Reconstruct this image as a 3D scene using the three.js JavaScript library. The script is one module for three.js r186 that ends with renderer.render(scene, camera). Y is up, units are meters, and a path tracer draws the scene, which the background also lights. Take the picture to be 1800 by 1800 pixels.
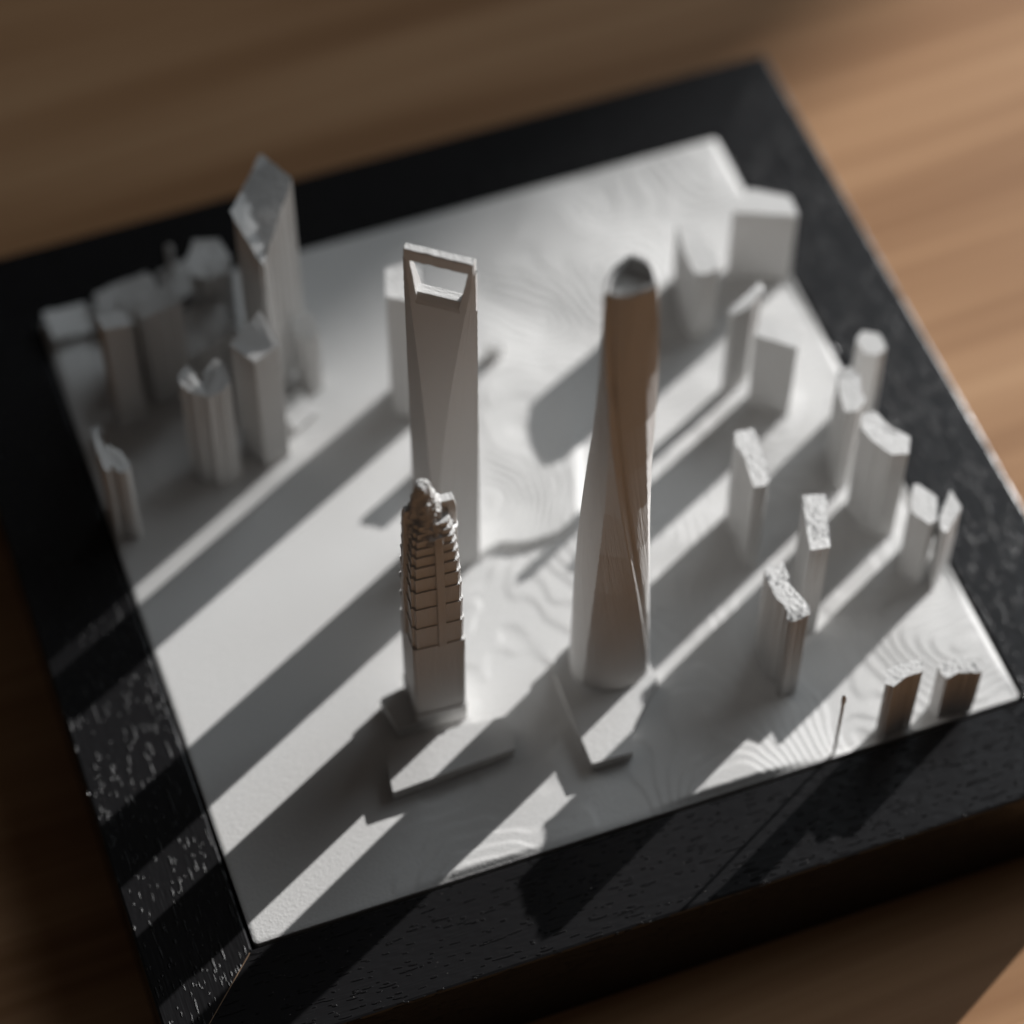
import * as THREE from 'three';
import { mergeVertices, mergeGeometries, toCreasedNormals } from 'three/addons/utils/BufferGeometryUtils.js';
import { RectAreaLightUniformsLib } from 'three/addons/lights/RectAreaLightUniformsLib.js';

RectAreaLightUniformsLib.init();
const MM = 0.001;
const scene = new THREE.Scene();

// ---------------------------------------------------------------- camera, light, exposure
const camera = new THREE.PerspectiveCamera(20.563, 1, 0.02, 30);
camera.rotation.order = 'YXZ';
camera.rotation.set(-0.96039, -0.35542, 0.00683);
camera.position.set(-0.09557, 0.3921, 0.25955);
camera.focus = 0.424;
camera.userData.fStop = 6.7;
scene.add(camera);

scene.background = new THREE.Color(0.022, 0.0195, 0.018);   // what little light the dim room itself gives back

const TO_SUN = new THREE.Vector3(0.8215, 0.3665, -0.4368).normalize();
const sun = new THREE.DirectionalLight(new THREE.Color(1, 0.99, 0.98), 5);
sun.position.copy(TO_SUN).multiplyScalar(5);
sun.castShadow = true;
sun.shadow.radius = 1;
sun.shadow.mapSize.set(4096, 4096);
Object.assign(sun.shadow.camera, { left: -0.25, right: 0.25, top: 0.25, bottom: -0.25, near: 0.5, far: 8 });
scene.add(sun, sun.target);

const PANEL_AT = new THREE.Vector3(1.36, 1.34, -0.68), PANEL_W = 1.4, PANEL_H = 0.9;
const fillLight = new THREE.RectAreaLight(new THREE.Color(0.86, 0.94, 1.0), 1.85, PANEL_W, PANEL_H);  // added soft fill, placed to lift the shadows
fillLight.position.copy(PANEL_AT).multiplyScalar(0.99);
fillLight.lookAt(0, 0, 0);
scene.add(fillLight);

const renderer = new THREE.WebGLRenderer({ antialias: true });
renderer.toneMapping = THREE.LinearToneMapping;
renderer.toneMappingExposure = 1.18;
renderer.shadowMap.enabled = true;

// ---------------------------------------------------------------- helpers
function rng(seed) { let a = seed >>> 0; return () => { a = (a + 0x6d2b79f5) | 0; let t = Math.imul(a ^ (a >>> 15), 1 | a); t = (t + Math.imul(t ^ (t >>> 7), 61 | t)) ^ t; return ((t ^ (t >>> 14)) >>> 0) / 4294967296; }; }
const hash = (x, y, z) => { let h = Math.imul(x, 374761393) ^ Math.imul(y, 668265263) ^ Math.imul(z, 2147483647 - 5); h = Math.imul(h ^ (h >>> 13), 1274126177); return ((h ^ (h >>> 16)) >>> 0) / 4294967296; };
const fade = (t) => t * t * (3 - 2 * t), mix = (a, b, t) => a + (b - a) * t, clamp = (x, a = 0, b = 1) => Math.min(b, Math.max(a, x));
const smooth = (a, b, x) => fade(clamp((x - a) / (b - a)));
function noise(x, y, z = 0) {
  const i = Math.floor(x), j = Math.floor(y), k = Math.floor(z), u = fade(x - i), v = fade(y - j), w = fade(z - k);
  const g = (a, b, c) => hash(i + a, j + b, k + c);
  return mix(mix(mix(g(0, 0, 0), g(1, 0, 0), u), mix(g(0, 1, 0), g(1, 1, 0), u), v), mix(mix(g(0, 0, 1), g(1, 0, 1), u), mix(g(0, 1, 1), g(1, 1, 1), u), v), w) * 2 - 1;
}
// noise on a lattice that wraps, for tiles
function tiled(x, y, px, py, seed) {
  const i = Math.floor(x), j = Math.floor(y), u = fade(x - i), v = fade(y - j), m = (a, n) => ((a % n) + n) % n;
  const g = (a, b) => hash(m(i + a, px), m(j + b, py), seed);
  return mix(mix(g(0, 0), g(1, 0), u), mix(g(0, 1), g(1, 1), u), v);
}
function texture(w, h, f, srgb) {
  const d = new Uint8Array(w * h * 4);
  for (let y = 0, o = 0; y < h; y++) for (let x = 0; x < w; x++, o += 4) { const c = f(x, y); for (let k = 0; k < 3; k++) d[o + k] = clamp(Math.round(255 * (c[k] ?? c)), 0, 255); d[o + 3] = 255; }
  const t = new THREE.DataTexture(d, w, h);
  t.wrapS = t.wrapT = THREE.RepeatWrapping; t.magFilter = THREE.LinearFilter; t.minFilter = THREE.LinearMipmapLinearFilter; t.generateMipmaps = true;
  if (srgb) t.colorSpace = THREE.SRGBColorSpace;
  t.needsUpdate = true;
  return t;
}
const used = new Set();
function numbered(n) { let s = n; for (let k = 1; used.has(s); k++) s = `${n}_${String(k).padStart(3, '0')}`; used.add(s); return s; }
function part(name, geometry, material, parent, label) {
  const m = new THREE.Mesh(geometry, material);
  m.name = numbered(name); m.castShadow = m.receiveShadow = true;
  if (label) m.userData.label = label;
  parent.add(m);
  return m;
}
function group(name, data, parent = scene) { const g = new THREE.Group(); g.name = numbered(name); Object.assign(g.userData, data); parent.add(g); return g; }
// triangle soup -> geometry in metres; positions given in millimetres
class Soup {
  constructor() { this.p = []; this.uv = []; }
  tri(a, b, c, ua, ub, uc) { this.p.push(...a, ...b, ...c); this.uv.push(...ua, ...ub, ...uc); }
  quad(a, b, c, d, ua, ub, uc, ud) { this.tri(a, b, c, ua, ub, uc); this.tri(a, c, d, ua, uc, ud); }
  build(crease = 0.7) {
    const g = new THREE.BufferGeometry();
    g.setAttribute('position', new THREE.Float32BufferAttribute(this.p.map((v) => v * MM), 3));
    g.setAttribute('uv', new THREE.Float32BufferAttribute(this.uv.map((v) => v * MM), 2));
    if (crease === 0) { g.computeVertexNormals(); return g; }
    return toCreasedNormals(g, crease);
  }
}
// skin between rings of equal length; every ring is an array of [x, y, z] in mm
function loft(rings, { closed = true, capTop = false, capBottom = false } = {}, soup = new Soup()) {
  const n = rings[0].length, last = closed ? n : n - 1;
  const around = [0]; for (let i = 1; i <= n; i++) { const a = rings[0][i - 1], b = rings[0][i % n]; around.push(around[i - 1] + Math.hypot(a[0] - b[0], a[1] - b[1], a[2] - b[2])); }
  let v0 = 0;
  for (let r = 0; r + 1 < rings.length; r++) {
    const A = rings[r], B = rings[r + 1], v1 = v0 + Math.hypot(A[0][0] - B[0][0], A[0][1] - B[0][1], A[0][2] - B[0][2]);
    for (let i = 0; i < last; i++) { const j = (i + 1) % n; soup.quad(A[i], A[j], B[j], B[i], [around[i], v0], [around[i + 1], v0], [around[i + 1], v1], [around[i], v1]); }
    v0 = v1;
  }
  const cap = (R, up) => {
    const c = [0, 0, 0]; R.forEach((q) => q.forEach((x, k) => (c[k] += x / n)));
    for (let i = 0; i < n; i++) { const a = R[i], b = R[(i + 1) % n], t = up ? [a, b, c] : [b, a, c]; soup.tri(...t, ...t.map((q) => [q[0], q[2]])); }
  };
  if (capTop) cap(rings.at(-1), true);
  if (capBottom) cap(rings[0], false);
  return soup;
}

// ---------------------------------------------------------------- materials
// walls: the fine stacked layers and drawn-out strands of a plastic print, 12.8 mm a tile
const wallTile = texture(512, 512, (x, y) => {
  const layer = 0.5 + 0.5 * Math.sin((y / 512) * 64 * 2 * Math.PI), strand = tiled(x / 6, y / 64, 85, 8, 11), rib = tiled(x / 20, 0, 25, 1, 12), fine = tiled(x / 3, y / 5, 170, 102, 13);
  return 0.18 * layer + 0.3 * strand + 0.34 * rib + 0.18 * fine;
});
wallTile.repeat.set(1 / 0.0128, 1 / 0.0128);
// roofs and other rough tops: curled, blobby ends of the last strands
const roofTile = texture(512, 512, (x, y) => { const a = tiled(x / 16, y / 16, 32, 32, 21), b = tiled(x / 7, y / 9, 73, 57, 22), c = tiled(x / 3, y / 3, 170, 170, 23); return 0.55 * a + 0.3 * b + 0.15 * c; });
roofTile.repeat.set(1 / 0.016, 1 / 0.016);
// ground: a fine eggshell grain
const groundTile = texture(1024, 1024, (x, y) => 0.4 * tiled(x / 8, y / 8, 128, 128, 31) + 0.35 * tiled(x / 4, y / 4, 256, 256, 32) + 0.25 * tiled(x / 22, y / 3, 47, 341, 33));
groundTile.repeat.set(1 / 0.03, 1 / 0.03);
const WHITE = new THREE.Color().setRGB(0.65, 0.642, 0.63);
const white = (map, scale, extra) => new THREE.MeshPhysicalMaterial({ color: WHITE, roughness: 0.55, specularIntensity: 0.6, bumpMap: map, bumpScale: scale, ...extra });
const M = {
  wall: white(wallTile, 0.00012), ribbed: white(wallTile, 0.0002), roof: white(roofTile, 0.00014), wallFlat: white(roofTile, 0.00005), ground: white(groundTile, 0.00006, { roughness: 0.62 }),
};

// black stained open-pored wood, 82 x 20.5 mm a tile, grain along u
const poreMap = (() => {
  const W = 2048, H = 512, h = new Float32Array(W * H), r = rng(5);
  for (let y = 0; y < H; y++) for (let x = 0; x < W; x++) h[y * W + x] = 0.62 + 0.035 * (tiled(x / 128, y / 5, 16, 102, 41) - 0.5) + 0.05 * (tiled(x / 30, y / 12, 68, 42, 42) - 0.5);
  const pit = (cx, cy, len, wid, deep) => {
    for (let dy = -Math.ceil(wid * 2); dy <= wid * 2; dy++) for (let dx = -Math.ceil(len); dx <= len; dx++) {
      const e = Math.abs(dx) / len, w = wid * Math.sqrt(Math.max(0, 1 - e * e)), s = clamp(1.4 - Math.abs(dy + 1.2 * Math.sin(dx * 0.06 + cy)) / Math.max(0.3, w));
      const k = ((((cy + dy) % H) + H) % H) * W + ((((cx + dx) % W) + W) % W);
      if (s > 0) h[k] = Math.min(h[k], 0.62 - deep * fade(Math.min(1, s)));
    }
  };
  for (let n = 0; n < 560; n++) { const dense = tiled(n * 0.37, 0, 555, 1, 44); pit((r() * W) | 0, (r() * H) | 0, 7 + 38 * r() * r() * (0.4 + dense), 1.6 + 2.6 * r(), 0.3 + 0.4 * r()); }
  return texture(W, H, (x, y) => h[y * W + x]);
})();
poreMap.repeat.set(1 / 0.082, 1 / 0.0205);
M.black = new THREE.MeshPhysicalMaterial({ color: new THREE.Color().setRGB(0.0125, 0.0122, 0.013), roughness: 0.27, specularIntensity: 0.5, bumpMap: poreMap, bumpScale: 0.0006 });
M.rawWood = new THREE.MeshStandardMaterial({ color: new THREE.Color().setRGB(0.36, 0.23, 0.14), roughness: 0.8 });

// table top: long quiet streaks in strips of slightly different tone, 0.6 x 0.3 m a tile
const tableTile = (() => {
  const stops = [[0.30, 0.15, 0.066], [0.41, 0.222, 0.108], [0.51, 0.296, 0.155]];
  const sr = (v) => (v <= 0.0031308 ? v * 12.92 : 1.055 * v ** (1 / 2.4) - 0.055);
  return texture(2048, 1024, (x, y) => {
    const wob = y + 10 * (tiled(x / 256, y / 128, 8, 8, 50) - 0.5);
    const strip = tiled(x / 683, Math.floor(wob / 51.2), 3, 20, 51), bands = tiled(x / 512, wob / 34, 4, 30, 52), streak = tiled(x / 340, wob / 7, 6, 146, 53), hair = tiled(x / 128, wob / 2.2, 16, 465, 54), cloud = tiled(x / 200, wob / 60, 10, 17, 55);
    const t = clamp(0.5 + 0.4 * (strip - 0.5) + 0.85 * (bands - 0.5) + 0.55 * (streak - 0.5) + 0.22 * (hair - 0.5) + 0.35 * (cloud - 0.5)) * 2, k = Math.min(1, Math.floor(t)), f = t - k;
    return [0, 1, 2].map((c) => sr(mix(stops[k][c], stops[k + 1][c], f)));
  }, true);
})();
tableTile.repeat.set(1 / 0.6, 1 / 0.3);
M.table = new THREE.MeshPhysicalMaterial({ map: tableTile, roughness: 0.5, specularIntensity: 0.5 });

// ---------------------------------------------------------------- setting: table, and outside the frame the wall beside the sunlit opening and an added panel for soft light
const RAIL_TOP = -0.12, FRAME_FOOT = -22.1, IN = 65.45, OUT = 82;   // mm; the ground of the print is at 0
{
  const g = new THREE.BoxGeometry(1.5, 0.03, 1.3);
  const p = g.attributes.position, uv = g.attributes.uv;
  for (let i = 0; i < p.count; i++) uv.setXY(i, p.getX(i) + 0.13, p.getZ(i) + p.getY(i) + 0.06);
  const t = part('tabletop', g, M.table, scene);
  t.position.set(0, FRAME_FOOT * MM - 0.015, -0.1); t.rotation.y = 0.045;
  t.userData.kind = 'structure';
}
{
  const plaster = new THREE.MeshStandardMaterial({ color: new THREE.Color().setRGB(0.5, 0.47, 0.43), roughness: 0.9 });
  const across = new THREE.Vector3(TO_SUN.x, 0, TO_SUN.z).normalize(), side = new THREE.Vector3(-across.z, 0, across.x);   // side points towards the sunlit half
  const W = 1.3, EDGE = -0.038;
  const w = part('wall', new THREE.BoxGeometry(W, 2.9, 0.14), plaster, scene);
  w.position.copy(across.clone().multiplyScalar(3.4)).addScaledVector(side, EDGE - W / 2).setY(0.7);
  w.rotation.y = Math.atan2(across.x, across.z);
  w.userData.kind = 'structure';
  const fillPanel = group('window', { kind: 'structure' });  // made-up glowing panel, out of view, that carries the soft fill
  fillPanel.position.copy(PANEL_AT);
  fillPanel.lookAt(0, 0, 0);
  const glow = new THREE.MeshStandardMaterial({ color: 0x000000, emissive: new THREE.Color(0.86, 0.94, 1.0), emissiveIntensity: 0.35, roughness: 1 });
  part('added_panel_sheet', new THREE.BoxGeometry(PANEL_W, PANEL_H, 0.01), glow, fillPanel);
  const bars = [];
  for (const s of [-1, 1]) {
    bars.push(new THREE.BoxGeometry(0.06, PANEL_H + 0.12, 0.06).translate(s * (PANEL_W / 2 + 0.03), 0, 0), new THREE.BoxGeometry(PANEL_W - 0.002, 0.058, 0.06).translate(0, s * (PANEL_H / 2 + 0.03), 0));
  }
  part('added_panel_border', mergeGeometries(bars), plaster, fillPanel);
}

// ---------------------------------------------------------------- picture frame: four mitred rails
const frame = group('picture_frame', { label: 'square black stained wooden box frame lying on the brown table around the white model', category: 'picture frame' });
{
  // profile: [distance from the centre, height]
  const prof = [[IN, -5], [IN, RAIL_TOP - 0.4], [IN + 0.1, RAIL_TOP - 0.16], [IN + 0.2, RAIL_TOP - 0.06], [IN + 0.36, RAIL_TOP], [OUT - 0.5, RAIL_TOP], [OUT - 0.15, RAIL_TOP - 0.15], [OUT, RAIL_TOP - 0.5], [OUT, FRAME_FOOT], [IN + 2, FRAME_FOOT], [IN + 2, -5]];
  const railGeometry = (k) => {
    const s = new Soup(), n = prof.length, gap = 0.07, r = rng(60 + k);
    let v = 0; const u0 = r() * 80, v0 = r() * 20, STEP = 40;
    for (let i = 0; i < n; i++) {
      const [d0, y0] = prof[i], [d1, y1] = prof[(i + 1) % n], v1 = v + Math.hypot(d1 - d0, y1 - y0), a = d0 - gap, b = d1 - gap;
      for (let q = 0; q < STEP; q++) {
        const f0 = q / STEP * 2 - 1, f1 = (q + 1) / STEP * 2 - 1, at = (f, e, y, d) => [f * e, y, d];
        s.quad(at(f0, a, y0, d0), at(f1, a, y0, d0), at(f1, b, y1, d1), at(f0, b, y1, d1), [u0 + f0 * a, v0 + v], [u0 + f1 * a, v0 + v], [u0 + f1 * b, v0 + v1], [u0 + f0 * b, v0 + v1]);
      }
      v = v1;
    }
    const shape = prof.map((q) => new THREE.Vector2(...q));
    for (const t of THREE.ShapeUtils.triangulateShape(shape, [])) for (const e of [-1, 1]) {
      const q = (e > 0 ? t : [...t].reverse()).map((i) => prof[i]);
      s.tri(...q.map(([d, y]) => [e * (d - gap), y, d]), ...q.map(([d, y]) => [d, y]));
    }
    return s.build(0.12);
  };
  for (let k = 0; k < 4; k++) { const r = part('rail', railGeometry(k), M.black, frame); r.rotation.y = k * Math.PI / 2; }
  // backing board under the print, and the pale raw wood that shows in the near mitre
  const board = new THREE.BoxGeometry(2 * (IN + 1.5) * MM, 0.003, 2 * (IN + 1.5) * MM); board.translate(0, -0.0068, 0);
  part('backing_board', board, M.black, frame);
  const L = Math.hypot(OUT - IN - 1, OUT - IN - 1), sliver = new THREE.BoxGeometry(0.00013, 0.004, L * MM);
  const m = part('mitre_joint', sliver, M.rawWood, frame, 'pale raw wood showing in the near corner joint');
  const c = (IN + OUT) / 2 * MM;
  m.position.set(-c, (RAIL_TOP - 2.03) * MM, c); m.rotation.y = -Math.PI / 4;
  // specks of dust that cling to the black rails
  const dust = new THREE.InstancedMesh(new THREE.IcosahedronGeometry(0.00004, 0), new THREE.MeshStandardMaterial({ color: new THREE.Color().setRGB(0.45, 0.42, 0.4), roughness: 0.9 }), 700);
  const r = rng(77), q = new THREE.Object3D();
  for (let i = 0; i < 700; i++) {
    const along = (r() * 2 - 1) * IN, d = IN + 0.8 + r() * (OUT - IN - 1.4), k = (r() * 4) | 0, a = k * Math.PI / 2;
    q.position.set((along * Math.cos(a) + d * Math.sin(a)) * MM, (RAIL_TOP + 0.02) * MM, (-along * Math.sin(a) + d * Math.cos(a)) * MM);
    q.rotation.set(r() * 6, r() * 6, 0); const z = 0.4 + 1.1 * r() * r(); q.scale.set(z * (1 + r() * 1.5), z * 0.7, z); q.updateMatrix(); dust.setMatrixAt(i, q.matrix);
  }
  dust.name = 'dust'; dust.userData.kind = 'stuff'; dust.castShadow = dust.receiveShadow = true;
  frame.add(dust);
}

// ---------------------------------------------------------------- the printed city
const city = group('city_model', { label: 'white plastic printed model of a riverside city with slender towers, set inside the black frame', category: 'model' });

// ground relief in mm: a flat river on the left, land with low contour steps on the right
function landAt(x, z) {
  const shore = [[-65, 22], [-40, 4], [-10, -5], [8, -12], [30, -26], [45, -36], [65, -48]];
  let xs = shore[0][1];
  for (let i = 0; i + 1 < shore.length; i++) if (z >= shore[i][0]) xs = mix(shore[i][1], shore[i + 1][1], smooth(shore[i][0], shore[i + 1][0], z));
  const far = smooth(-22, -38, x) * smooth(-8, -26, z);
  return Math.max(smooth(xs - 3, xs + 7, x), far * 0.8);
}
const TREAD = 0.15;
function relief(x, z) {
  const land = landAt(x, z);
  let h = land * (0.25 + 1.1 * noise(x / 22 + 4.3, z / 18 + 1.1, 2) + 0.3 * noise(x / 10, z / 11, 7) + 0.05 * noise(x / 3.1, z / 3.6, 9));
  h += 0.05 * noise(x / 9, z / 9, 3);
  const step = Math.floor(h / TREAD), f = h / TREAD - step;
  let out = (step + smooth(0.62, 0.98, f)) * TREAD * land + h * (1 - land) * 0.35;
  // raised bank that the portal tower stands on: its edge faces the viewer
  const edge = 10.1 + 0.9 * Math.sin(x * 0.35 + 0.6) + 0.5 * noise(x / 2.2, 3.3, 4), in1 = smooth(edge + 1.0, edge - 0.9, z) * smooth(-14, -9, x) * smooth(11, 8.5, x + 0.35 * (z - 10)) * smooth(-16, 2, z);
  return out + 1.25 * in1;
}
{
  const N = 560, H = 64.85, g = new THREE.PlaneGeometry(2 * H, 2 * H, N, N);
  g.rotateX(-Math.PI / 2);
  const p = g.attributes.position, uv = g.attributes.uv;
  for (let i = 0; i < p.count; i++) {
    let x = p.getX(i), z = p.getZ(i); const e = H - Math.max(Math.abs(x), Math.abs(z));
    const c = 0.8, ax = Math.max(0, Math.abs(x) - H + c), az = Math.max(0, Math.abs(z) - H + c);                       // the corners are a little round
    if (ax > 0 && az > 0) { const m = Math.max(ax, az), l = Math.hypot(ax, az), k = m / l; x = Math.sign(x) * (H - c + ax * k); z = Math.sign(z) * (H - c + az * k); }
    const y = relief(x, z) * smooth(0, 1.2, e) - 0.12 * smooth(0.45, 0, e);
    p.setXYZ(i, x * MM, y * MM, z * MM); uv.setXY(i, x * MM, z * MM);
  }
  g.computeVertexNormals();
  // rim of the slab
  const rim = [], row = N + 1, idx = (a, b) => b * row + a;
  for (let a = 0; a < N; a++) rim.push(idx(a, N)); for (let b = N; b > 0; b--) rim.push(idx(N, b)); for (let a = N; a > 0; a--) rim.push(idx(a, 0)); for (let b = 0; b < N; b++) rim.push(idx(0, b));
  const top = rim.map((i) => [p.getX(i) / MM, p.getY(i) / MM, p.getZ(i) / MM]);
  const skirt = loft([top.map(([x, , z]) => [x, -4.8, z]), top]).build(0.5);
  const merged = mergeGeometries([g.toNonIndexed(), skirt]);
  part('ground_slab', mergeVertices(merged, 1e-7), M.ground, city);
}

// A printed block: walls with drawn vertical flutes and a rough roof. poly [[x, z], ...] in mm, tops one height or one per corner
function block(name, poly, tops, { label, flute = 0.16, lumps = 0.3, seed = 1, level = 3, lumpSize = 0.75, sink = -1.2, roofName = 'roof', lip = 0.35, roofMaterial = lumps < 0.15 ? M.wallFlat : M.roof } = {}) {
  const n = poly.length, area = poly.reduce((s, [x, z], i) => { const [u, w] = poly[(i + 1) % n]; return s + x * w - u * z; }, 0);
  const P = area > 0 ? [...poly].reverse() : poly, T0 = Array.isArray(tops) ? (area > 0 ? [...tops].reverse() : tops) : poly.map(() => tops);
  // corners are cut a little, as a nozzle rounds them
  const ring = [];
  P.forEach((c, i) => { const a = P[(i + n - 1) % n], b = P[(i + 1) % n], to = (q) => { const l = Math.hypot(q[0] - c[0], q[1] - c[1]), r = Math.min(0.22, l * 0.3) / l; return [mix(c[0], q[0], r), mix(c[1], q[1], r), T0[i]]; }; ring.push(to(a), to(b)); });
  const m = ring.length; lumps *= 0.85; const lump = (x, z) => lumps * (0.6 * noise(x / lumpSize, z / lumpSize, seed) + 0.45 * noise(x / lumpSize * 2.1, z / lumpSize * 2.1, seed + 5));
  // roof: the outline cut into triangles and each of those split evenly
  const S = 1 << level, roof = new Soup(), up = ([x, z, y]) => [x, y + lump(x, z), z];
  for (const [a, b, c] of THREE.ShapeUtils.triangulateShape(ring.map(([x, z]) => new THREE.Vector2(x, -z)), [])) {
    const at = (i, j) => { const k = S - i - j; return up([0, 1, 2].map((q) => (ring[a][q] * k + ring[b][q] * i + ring[c][q] * j) / S)); };
    for (let i = 0; i < S; i++) for (let j = 0; j < S - i; j++) {
      const f = (p, q, r) => roof.tri(p, q, r, [p[0], p[2]], [q[0], q[2]], [r[0], r[2]]);
      f(at(i, j), at(i + 1, j), at(i, j + 1));
      if (i + j < S - 1) f(at(i + 1, j), at(i + 1, j + 1), at(i, j + 1));
    }
  }
  // walls
  const outline = [];
  for (let i = 0; i < m; i++) { const a = ring[i], b = ring[(i + 1) % m], N = S * Math.max(1, Math.ceil(Math.hypot(a[0] - b[0], a[1] - b[1]) / 0.2 / S)); for (let k = 0; k < N; k++) outline.push([0, 1, 2].map((q) => mix(a[q], b[q], k / N))); }
  const c = P.reduce((s, q) => [s[0] + q[0] / n, s[1] + q[1] / n], [0, 0]), M2 = outline.length;
  const normal = outline.map((q, i) => { const a = outline[(i + M2 - 1) % M2], b = outline[(i + 1) % M2], dx = b[0] - a[0], dz = b[1] - a[1], l = Math.hypot(dx, dz) || 1; return [dz / l, -dx / l]; });
  const flip = normal.reduce((s, v, i) => s + v[0] * (outline[i][0] - c[0]) + v[1] * (outline[i][1] - c[1]), 0) > 0 ? 1 : -1;
  const depth = outline.map(([x, z]) => flute * clamp(0.8 + 1.5 * noise(x / 0.5, z / 0.5, seed + 9) + 0.5 * noise(x / 0.2, z / 0.2, seed + 3), 0, 1.8));
  const level2 = (f, drop, bottom) => outline.map(([x, z, y], i) => [x - flip * normal[i][0] * depth[i] * f, bottom ?? y + lump(x, z) - drop, z - flip * normal[i][1] * depth[i] * f]);
  const rings = [level2(1, 0, sink), level2(1, 2.2), level2(1, lip + 0.25), level2(0.15, lip), level2(0, 0)];
  const wall = part(name, loft(rings).build(0.45), flute > 0.13 ? M.ribbed : M.wall, city, label);
  part(roofName, roof.build(1.3), roofMaterial, wall);
  return wall;
}
const pairs = (s) => s.split(' ').map((q) => q.split(',').map(Number));
const B = (poly, top, label, o = {}) => block(o.name ?? 'tower_block', pairs(poly), top, { label, ...o });

// east side, from the back corner to the front
B('54.0,-33.6 58.9,-37.6 65.0,-33.4 64.6,-28.8', 17.1, 'broad smooth slab block standing at the back right corner', { flute: 0.05, lumps: 0.12, seed: 2 });
B('44.4,-35.8 47.4,-34.2 47.2,-22.4 44.3,-21.7 42.4,-22.6 42.7,-28.2', [15.8, 16, 17.4, 17.4, 17.2, 16.8], 'thin blade-like block left of the broad slab', { seed: 3, lumps: 0.2 });
B('42.9,-9.8 50.1,-13.3 50.6,-12.0 46.6,-9.2 43.5,-8.5', [21.5, 22.4, 22, 21.8, 21.8], 'slim tower touching the flat-topped slab behind the twisted tower', { seed: 4 });
B('49.6,-8.4 53.3,-2.2 51.7,-0.1 46.0,-5.2', 19.5, 'flat-topped slab standing just in front of a slim tower', { flute: 0.07, lumps: 0.14, seed: 5 });
B('62.1,1.0 63.9,-0.4 66.4,1.2 66.3,4.4 64.3,5.4 62.3,4.2', 18.6, 'many-sided pillar at the right edge by the black rail', { flute: 0.06, lumps: 0.12, seed: 6 });
B('55.1,8.3 57.8,7.9 58.4,10.5 57.2,13.6 57.4,15.3 54.9,16.9 52.9,16.2 53.7,12.5', 21.6, 'tower in front of the many-sided pillar', { seed: 7 });
B('54.4,19.1 56.9,19.3 57.8,22.4 60.5,25.3 58.8,28.4 56.1,27.7 54.1,24.7 53.3,21.5', [24, 24, 23.3, 22.8, 22.8, 23, 23.4, 23.7], 'bent slab tower with hollow curved front near the right rail', { seed: 8, flute: 0.1 });
B('33.8,15.0 36.9,15.3 36.8,18.1 35.6,25.8 34.1,26.7 32.3,26.4 33.2,20.7 32.8,17.5', 23.3, 'narrow tower alone right of the twisted tower', { seed: 9, level: 4 });
B('38.6,31.2 42.3,32.3 40.3,37.5 38.8,42.0 35.5,41.5 37.0,36.3', 24.6, 'tall narrow tower behind the deeply fluted tower', { seed: 10, level: 4, flute: 0.2 });
B('28.0,41.0 29.4,40.4 29.7,41.3 31.2,40.8 31.1,43.8 30.7,44.4 30.9,46.5 31.4,47.9 31.9,50.2 31.3,51.5 28.2,51.9 27.4,50.8 28.1,50.2 28.2,48.1 27.5,47.3 27.6,42.6', 22.8, 'deeply fluted tower with zigzag outline in the front right', { seed: 11, level: 4, flute: 0.28, lumps: 0.38 });
B('59.2,30.8 60.0,31.0 61.8,34.5 59.8,38.6 58.4,39.1 56.5,35.7', 17.3, 'left one of a close pair of blocks by the right rail', { seed: 12, flute: 0.07, lumps: 0.2 });
B('60.6,38.0 64.8,33.4 65.0,37.3 60.5,41.0 60.0,40.1', 16.5, 'right one of a close pair of blocks, with wedge plan', { seed: 13, flute: 0.07, lumps: 0.2 });
B('39.2,63.6 41.2,61.2 46.5,61.2 46.0,63.7 42.6,63.7 40.5,64.7', 16.5, 'stepped block at the front edge right of the thin mast', { seed: 14, flute: 0.2, lumps: 0.32, level: 4 });
B('50.2,63.2 50.1,61.1 54.2,60.8 57.6,63.2 56.3,64.7 54.2,64.0 52.8,63.4 50.6,64.0', 12, 'low block with ragged roof at the front right corner', { seed: 15, flute: 0.14, lumps: 0.34, level: 4 });

// west bank, at the back left corner
B('-64.6,-21.6 -63.3,-22.2 -62.4,-19.6 -62.3,-18.2 -60.9,-17.4 -60.0,-15.0 -60.9,-13.5 -62.6,-13.9 -62.8,-15.1 -63.4,-15.2 -63.6,-14.2 -64.5,-14.4 -64.7,-17.9', [22.4, 22.6, 22.4, 21.2, 20.4, 19.6, 19.4, 19.8, 19.8, 20, 20, 20.6, 21.8], 'narrow tower with sloping top and slot at the left rail', { seed: 16, flute: 0.12, level: 2 });
B('-48.6,-24.0 -46.7,-25.3 -45.6,-23.5 -45.2,-22.0 -44.2,-24.0 -42.0,-24.9 -40.6,-23.0 -40.9,-20.1 -42.6,-18.9 -45.2,-19.0 -47.9,-20.9 -49.0,-22.7', [27.2, 27.4, 26.4, 25.2, 26.8, 27.6, 27.4, 26.8, 26.2, 25.6, 26.2, 26.9], 'round-shouldered tower with a notch between two humps', { seed: 17, flute: 0.25, level: 2, lumps: 0.4 });
B('-33.1,-27.6 -39.4,-25.1 -36.5,-20.3 -31.7,-21.7', [33, 29.8, 29.6, 30.6], 'square tower with sloping roof beside the notched tower', { seed: 18, flute: 0.05, lumps: 0.12 });
B('-57.6,-37.3 -58.2,-40.2 -53.6,-39.9 -52.8,-37.1', [27, 27.5, 27.5, 26.5], 'dim square tower nearest the left rail on the far bank', { seed: 19, flute: 0.08 });
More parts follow.
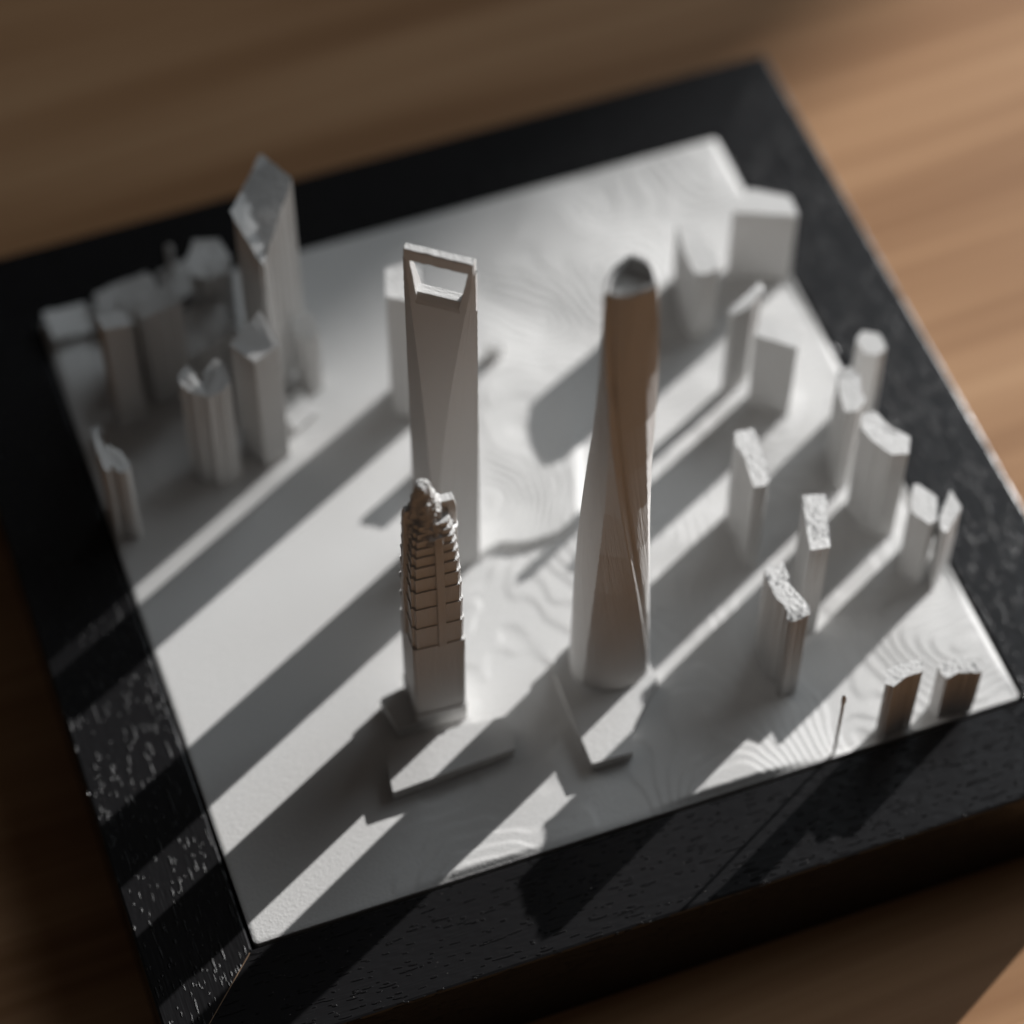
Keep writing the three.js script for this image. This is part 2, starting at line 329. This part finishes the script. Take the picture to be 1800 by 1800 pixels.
B('-50.7,-40.2 -51.4,-43.0 -44.6,-44.2 -43.4,-40.3', [23.5, 24.5, 25.5, 24.5], 'wide dim block right of the square tower on the far bank', { seed: 20, flute: 0.3, lumps: 0.9, lumpSize: 1.8 });
B('-52.3,-46.5 -52.8,-52.4 -45.8,-53.0 -45.2,-46.8', [15, 17, 19, 17], 'low block behind the wide dim block', { seed: 30, flute: 0.3, lumps: 0.75, lumpSize: 1.4 });
B('-39.6,-53.4 -37.2,-56.4 -33.0,-55.6 -31.8,-52.1 -33.6,-49.3 -39.2,-50.6', [18.5, 20.5, 20.5, 19, 17.5, 17.5], 'blocky building with rounded top left of the peaked tower', { seed: 21, flute: 0.3, lumps: 0.75, lumpSize: 1.6 });
B('-43.6,-41.5 -44.4,-50.0 -35.4,-50.4 -34.0,-42.5', [9, 11, 12, 10], 'low flat building between the dim towers and the peaked tower', { seed: 22, flute: 0.2, lumps: 1.4, lumpSize: 2.4 });
B('-63.8,-57.6 -64.3,-64.2 -56.2,-64.4 -55.8,-58.4', [2.6, 3.2, 2.4, 1.8], 'low rough buildings at the far left corner', { seed: 23, lumps: 0.7, lumpSize: 1.4, name: 'low_building' });
B('-55.0,-57.4 -54.8,-64.3 -44.8,-64.3 -44.2,-56.4', [3.6, 4.5, 6.5, 6], 'stepped low buildings along the far rail', { seed: 24, lumps: 0.75, lumpSize: 1.4, name: 'low_building' });
B('-43.6,-55.6 -43.2,-63.8 -34.6,-63.9 -34.4,-56.8', [5.5, 6, 8.5, 8.5], 'higher low buildings along the far rail by the pin', { seed: 25, lumps: 0.75, lumpSize: 1.4, name: 'low_building' });
B('-30.9,-31.8 -21.95,-43.3 -24.6,-53.0 -33.2,-42.0', [38.8, 44.4, 41.3, 42], 'tall tower with steep peaked roof on the far bank', { seed: 26, flute: 0.4, lumps: 0.65, lumpSize: 2.6, level: 4, name: 'peaked_tower' });
B('-26.1,-36.6 -24.6,-38.6 -22.0,-37.3 -22.0,-33.6 -24.2,-33.0', [14.5, 16, 16.5, 15.5, 14.5], 'small sunlit block at the foot of the peaked tower', { seed: 27, flute: 0.05, lumps: 0.15 });
B('-31.8,-30.8 -26.6,-32.6 -24.8,-28.2 -29.6,-25.4', [2.6, 3.2, 1.6, 1.2], 'low step in front of the peaked tower', { seed: 28, lumps: 0.25, name: 'low_building' });
B('-10.9,-29.8 -8.5,-30.4 -5.2,-28.2 -8.0,-21.3 -12.7,-23.9', 32.2, 'square block mostly hidden behind the portal tower', { seed: 29, flute: 0.1 });
B('-10.2,-12.4 -6.6,-14.6 -4.6,-11.0 -8.2,-8.8', [6.8, 7.2, 6.6, 6.2], 'block hidden right behind the portal tower', { seed: 31, flute: 0.1 });
B('6.9,-30.4 8.4,-31.4 10.0,-29.4 8.5,-28.4', 3.6, 'tiny cube alone on the ground behind the portal tower', { seed: 32, lumps: 0.1, flute: 0.03, name: 'low_building' });

// the pin behind the low buildings, and the thin mast at the front edge
function pole(name, x, z, h, r, knob, label) {
  const rings = [], r0 = rng(Math.round(x * 10) + 900);
  for (let i = 0; i <= 40; i++) {
    const t = i / 40, y = -1 + t * (h + 1), k = knob && t > 0.86 ? 1 + knob * Math.sin((t - 0.86) / 0.14 * Math.PI) : 1, j = 1 + 0.16 * (r0() - 0.5), ox = 0.05 * noise(y, 3), top = t === 1 ? 0.35 : 1;
    rings.push([...Array(10)].map((_, q) => { const a = q / 10 * 2 * Math.PI; return [x + ox + r * k * j * top * Math.cos(a), y, z - r * k * j * top * Math.sin(a)]; }));
  }
  return part(name, loft(rings, { capTop: true }).build(1), M.wall, city, label);
}
pole('mast', -40.5, -62.6, 13.6, 0.62, 0.15, 'short round pin rising over the far rail');
pole('mast', 32.2, 64.1, 17.6, 0.26, 0.7, 'hair-thin mast at the front edge');

// ---------------------------------------------------------------- portal tower: square foot that two great facets cut to a thin top with an opening
{
  const L = [-17.7, 3.0], R = [-8.6, 9.9], H = 77.2, C = [(L[0] + R[0]) / 2, (L[1] + R[1]) / 2], D = Math.hypot(R[0] - L[0], R[1] - L[1]) / 2;
  const ax = [(R[0] - L[0]) / 2 / D, (R[1] - L[1]) / 2 / D], fr = [-ax[1], ax[0]];
  const at = (a, u, y) => [C[0] + ax[0] * a + fr[0] * u, y, C[1] + ax[1] * a + fr[1] * u];
  const cut = (t) => Math.min(D - 0.02, Math.max(0.7, D * (1 - Math.pow(t, 1.9))));
  const TOP = 66.4, rings = [], r = rng(301);
  for (let i = 0; i <= 110; i++) {
    const y = -1 + (TOP + 1) * i / 110, w = cut(clamp(y / H)), e = 0.05 * (r() - 0.5), d = D + e, F = [];
    // around: left, front-left, front-right, right, back-right, back-left; sides split so that strands show
    const corner = [[-d, 0], [-(d - w), w], [d - w, w], [d, 0], [d - w, -w], [-(d - w), -w]];
    corner.forEach((c, k) => { const q = corner[(k + 1) % 6]; for (let s = 0; s < 6; s++) { const f = s / 6, bump = (k === 1 || k === 4) ? 0 : 0.09 * (hash(s, k, 3) - 0.5) * (s > 0); F.push(at(mix(c[0], q[0], f) * (1 + bump / d), mix(c[1], q[1], f) + bump * Math.sign(c[1] + q[1]), y)); } });
    rings.push(F);
  }
  const tower = part('portal_tower', loft(rings, { capTop: true }).build(0.35), M.wall, city, 'tall tower with facets tapering to a thin top pierced by an opening');
  // crown: two posts and a beam around the opening, above a sloping sill
  const sill = 68.3, beam = 75.0, topIn = 0.79 * D, lowIn = 0.55 * D, half = (y) => cut(y / H), inner = (y) => mix(lowIn, topIn, clamp((y - TOP) / (beam - TOP)));
  const rough = (g, k) => { const p = g.attributes.position; for (let i = 0; i < p.count; i++) { const x = p.getX(i) * 1000, y = p.getY(i) * 1000, z = p.getZ(i) * 1000; p.setXYZ(i, (x + k * noise(x * 3, y * 3, z * 3)) * MM, (y + k * noise(x * 3 + 9, y * 3, z * 3)) * MM, (z + k * noise(x * 3, y * 3 + 9, z * 3)) * MM); } return g; };
  const between = (y0, y1, n, f) => [...Array(n + 1)].map((_, i) => { const y = mix(y0, y1, i / n); return f(y).map(([a, u]) => at(a, u, y)); });
  for (const s of [-1, 1]) {
    const g = between(TOP, beam, 26, (y) => { const w = half(y), e = D - 0.1, c = [[inner(y), -w], [D - Math.max(w, 0.5), -w], [e, -0.3], [e, 0.3], [D - Math.max(w, 0.5), w], [inner(y), w]].map(([a, u]) => [s * a, u]); return s > 0 ? c : c.reverse(); });
    part('post', rough(loft(g.map((R) => [...R].reverse())).build(0.4), 0.05), M.wall, tower);
  }
  const across = [...Array(15)].map((_, i) => mix(-1, 1, i / 14)), bar = (d, w) => [...across.map((a) => [a * d, w]), [d + 0.12, w * 0.6], [d + 0.12, -w * 0.6], ...across.map((a) => [-a * d, -w]), [-d - 0.12, -w * 0.6], [-d - 0.12, w * 0.6]];
  const beamRings = between(beam, H - 0.12, 6, (y) => bar(D - 0.4, half(y))), last = bar(D - 0.48, half(H) - 0.14).map(([a, u]) => at(a, u, H + 0.08));
  part('beam', rough(loft([bar(D - 0.45, 0.05).map(([a, u]) => at(a, u, beam)), ...beamRings, last], { capTop: true }).build(0.6), 0.07), M.wall, tower);
  const sl = (y, u) => [...Array(12)].map((_, i) => at(mix(-1, 1, i / 11) * (inner(y) + 0.3), u, y));
  const w0 = half(TOP) + 0.03, w1 = half(sill);
  const q = [sl(TOP, w0), sl(sill - 1.1, w1 + 0.12), sl(sill - 0.25, w1 - 0.3), sl(sill, w1 - 0.5), sl(sill, -w1 + 0.3), sl(sill - 0.35, -w1 + 0.05), sl(TOP, -w0)];
  part('sill', rough(loft([...Array(12)].map((_, i) => q.map((e) => e[i])), { capTop: true, capBottom: true }).build(0.4), 0.05), M.wall, tower);
}

// ---------------------------------------------------------------- tiered tower: shrinking tiers, pilasters on its four sides and a ragged crown
{
  const F = [-29.3, 37.6], Rr = [-20.8, 38.25], S = Math.hypot(Rr[0] - F[0], Rr[1] - F[1]) / 2, ax = [(Rr[0] - F[0]) / 2 / S, (Rr[1] - F[1]) / 2 / S], fr = [-ax[1], ax[0]];
  const C = [(F[0] + Rr[0]) / 2 - fr[0] * S, (F[1] + Rr[1]) / 2 - fr[1] * S], at = (a, u, y) => [C[0] + ax[0] * a + fr[0] * u, y, C[1] + ax[1] * a + fr[1] * u];
  const r = rng(404);
  const square = (h, y, notch, jag = 0) => {   // a square with stepped corners, sides split
    const c = [[h, notch - h], [h, h - notch], [h - notch, h - notch * 0.45], [h - notch, h]], pts = [];
    for (let k = 0; k < 4; k++) for (const [a, u] of c) { const t = [[a, u], [-u, a], [-a, -u], [u, -a]][k]; pts.push(t); }
    const out = [];
    pts.forEach((p, i) => { const q = pts[(i + 1) % pts.length], n = Math.hypot(p[0] - q[0], p[1] - q[1]) > 1.5 ? 12 : 1; for (let s = 0; s < n; s++) { const j = 1 + jag * (hash(i, s, 7) - 0.5); out.push(at(mix(p[0], q[0], s / n) * j, mix(p[1], q[1], s / n) * j, y + 0)); } });
    return out.reverse();
  };
  const foot = part('tiered_tower', loft([square(S, -1, 0.3), square(S, 3.9, 0.3), square(S + 0.13, 4.5, 0.3), square(S + 0.13, 4.7, 0.3)], { capTop: true }).build(0.4), M.wall, city, 'brown-shaded tower in shrinking tiers with a ragged crown');
  const tiers = [[4.6, 24, 4.16], [23.9, 29.6, 4.1], [29.5, 34.8, 4.02], [34.7, 39.2, 3.92], [39.1, 42.6, 3.8], [42.5, 45.4, 3.67], [45.3, 47.8, 3.52], [47.7, 49.8, 3.36], [49.7, 51.5, 3.18], [51.4, 53, 2.95], [52.9, 54.4, 2.65]];
  tiers.forEach(([y0, y1, h], i) => {
    const n = i ? 0.55 : 0.3, j = i ? 0.03 : 0.012, base = h - (i ? 0.06 : 0.04), g = loft([square(base, y0, n, j), square(base + 0.04, mix(y0, y1, 0.7), n, j), square(h + 0.05, y1 - 0.3, n, j), square(h + 0.07, y1, n, j), square(h - 0.25, y1 + 0.12, n, j)], { capTop: true }).build(0.4);
    part('tier', g, M.wall, foot);
  });
  // pilasters: front, right, back, left
  [[52.2, 0.5], [56.8, 0], [56.8, 0], [56.2, 0]].forEach(([top, off], k) => {
    const turn = ([a, u]) => [[a, u], [u, -a], [-a, -u], [-u, a]][k], rings = [];
    for (let i = 0; i <= 60; i++) {
      const y = mix(23.8, top, i / 60), w = 0.64 + 0.03 * (r() - 0.5), d = S + 0.3 + 0.05 * (r() - 0.5) - (i > 57 ? (i - 57) * 0.12 : 0) - 0.5 * smooth(30, 55, y), o = off;
      rings.push([[o - w, 1], [o + w, 1], [o + w, d - 0.1], [o + w - 0.1, d], [o - w + 0.1, d], [o - w, d - 0.1]].map((q) => at(...turn(q), y)).reverse());
    }
    part('pilaster', loft(rings.map((R) => [...R].reverse()), { capTop: true }).build(0.5), M.wall, foot);
  });
  // crown: a lumpy cone of curled strands with a forked tip
  const rings = [];
  for (let i = 0; i <= 46; i++) {
    const t = i / 46, y = 50.5 + 11.4 * t;
    rings.push([...Array(56)].map((_, q) => {
      const a = q / 56 * 2 * Math.PI, hip = 1 / (Math.abs(Math.cos(a)) + Math.abs(Math.sin(a))), rad = mix(4.0, 0.95, t) * mix(Math.sqrt(hip), 1, t * t), x = Math.cos(a), z = Math.sin(a);
      const k = rad * (1 + 0.12 * noise(x * 3.2, y * 1.5, z * 3.2 + 20) + 0.18 * noise(x * 6, y * 3, z * 6 + 40)) * (t === 1 ? 0.55 : 1);
      return at(k * x - 0.95 * t, -k * z + 0.25 * t, y + 0.35 * noise(x * 4, z * 4, y) * (1 - t * 0.5));
    }).reverse());
  }
  part('crown', loft(rings.map((R) => [...R].reverse()), { capTop: true }).build(1.2), M.roof, foot);
}
B('-35.9,42.2 -33.2,39.6 -15.6,41.2 -15.0,44.6 -16.0,47.3 -36.8,48.3', 2.5, 'flat wedge podium in front of the tiered tower', { name: 'podium', flute: 0.03, lumps: 0.06, seed: 41, lip: 0.2 });
B('-33.4,31.4 -29.0,30.6 -28.6,37.4 -32.4,37.8', 2.6, 'small annex at the left foot of the tiered tower', { name: 'annex', flute: 0.05, lumps: 0.12, seed: 42, lip: 0.2 });

// ---------------------------------------------------------------- twisted tower: a rounded triangle that turns and shrinks as it rises, hollow at the top
{
  const C = [4.0, 36.7], H = 98.2, NA = 150, NY = 190, deg = Math.PI / 180;
  const radius = (phi, t = 0) => {       // phi measured from a corner of the triangle
    const p = ((((phi + 60 * deg) % (120 * deg)) + 120 * deg) % (120 * deg)) - 60 * deg, tri = 0.5 / Math.cos(60 * deg - Math.abs(p));
    const k = 0.17 + 0.33 * smooth(0.12, 0.85, t);   // rounder at the foot than at the top
    return 1 - k + k * Math.pow(Math.pow(tri, -9) + Math.pow(0.92, -9), -1 / 9);
  };
  const size = (t) => mix(7.0, 4.4, t), turn = (t) => (320 - 131 * t) * deg;
  const rim = (a) => H + 0.9 + 1.15 * Math.cos(a + 25 * deg);
  const at = (a, k, y) => [C[0] + k * Math.cos(a), y, C[1] - k * Math.sin(a)];
  const ringAt = (t, inset, lift, f) => [...Array(NA)].map((_, i) => {
    const local = i / NA * 2 * Math.PI, a = local + turn(t);
    let k = size(t) * radius(local, t);
    const g = Math.abs(((local / deg - 11 + 540) % 360) - 180), g1 = Math.abs(((local / deg - 2 + 540) % 360) - 180);                // the seam that winds down beside one corner
    k += (0.22 * Math.exp(-(((g1) / 5) ** 2)) - 0.42 * Math.exp(-((g / 4.2) ** 2))) * smooth(0.01, 0.12, t);
    k += f * 0.011 * noise(local * 22, t * 6, 5) + f * 0.01 * noise(local * 46, t * 10, 8);
    const y = t * rim(a) + lift;
    return at(a, k - inset, y);
  });
  const rings = [ringAt(0, 0, -1, 1)];
  for (let i = 0; i <= NY; i++) rings.push(ringAt(i / NY, 0, 0, 1));
  const tower = part('twisted_tower', loft(rings).build(0.8), M.wall, city, 'tallest tower, rounded and twisting, open at the top');
  part('rim', loft([ringAt(1, 0, 0, 1), ringAt(1, 0.14, 0.2, 0), ringAt(1, 0.55, 0.26, 0), ringAt(1, 0.78, 0.02, 0), ringAt(1, 0.95, -1.5, 0)], { capTop: true }).build(0.9), M.wall, tower);
}
B('-5.2,36.2 -3.4,32.6 5.4,31.4 9.8,39.4 10.3,43.0 2.7,50.4 1.5,54.4 -5.5,54.2', 2.6, 'pointed podium under the twisted tower', { name: 'podium', flute: 0.03, lumps: 0.06, seed: 43, lip: 0.2 });

renderer.render(scene, camera);
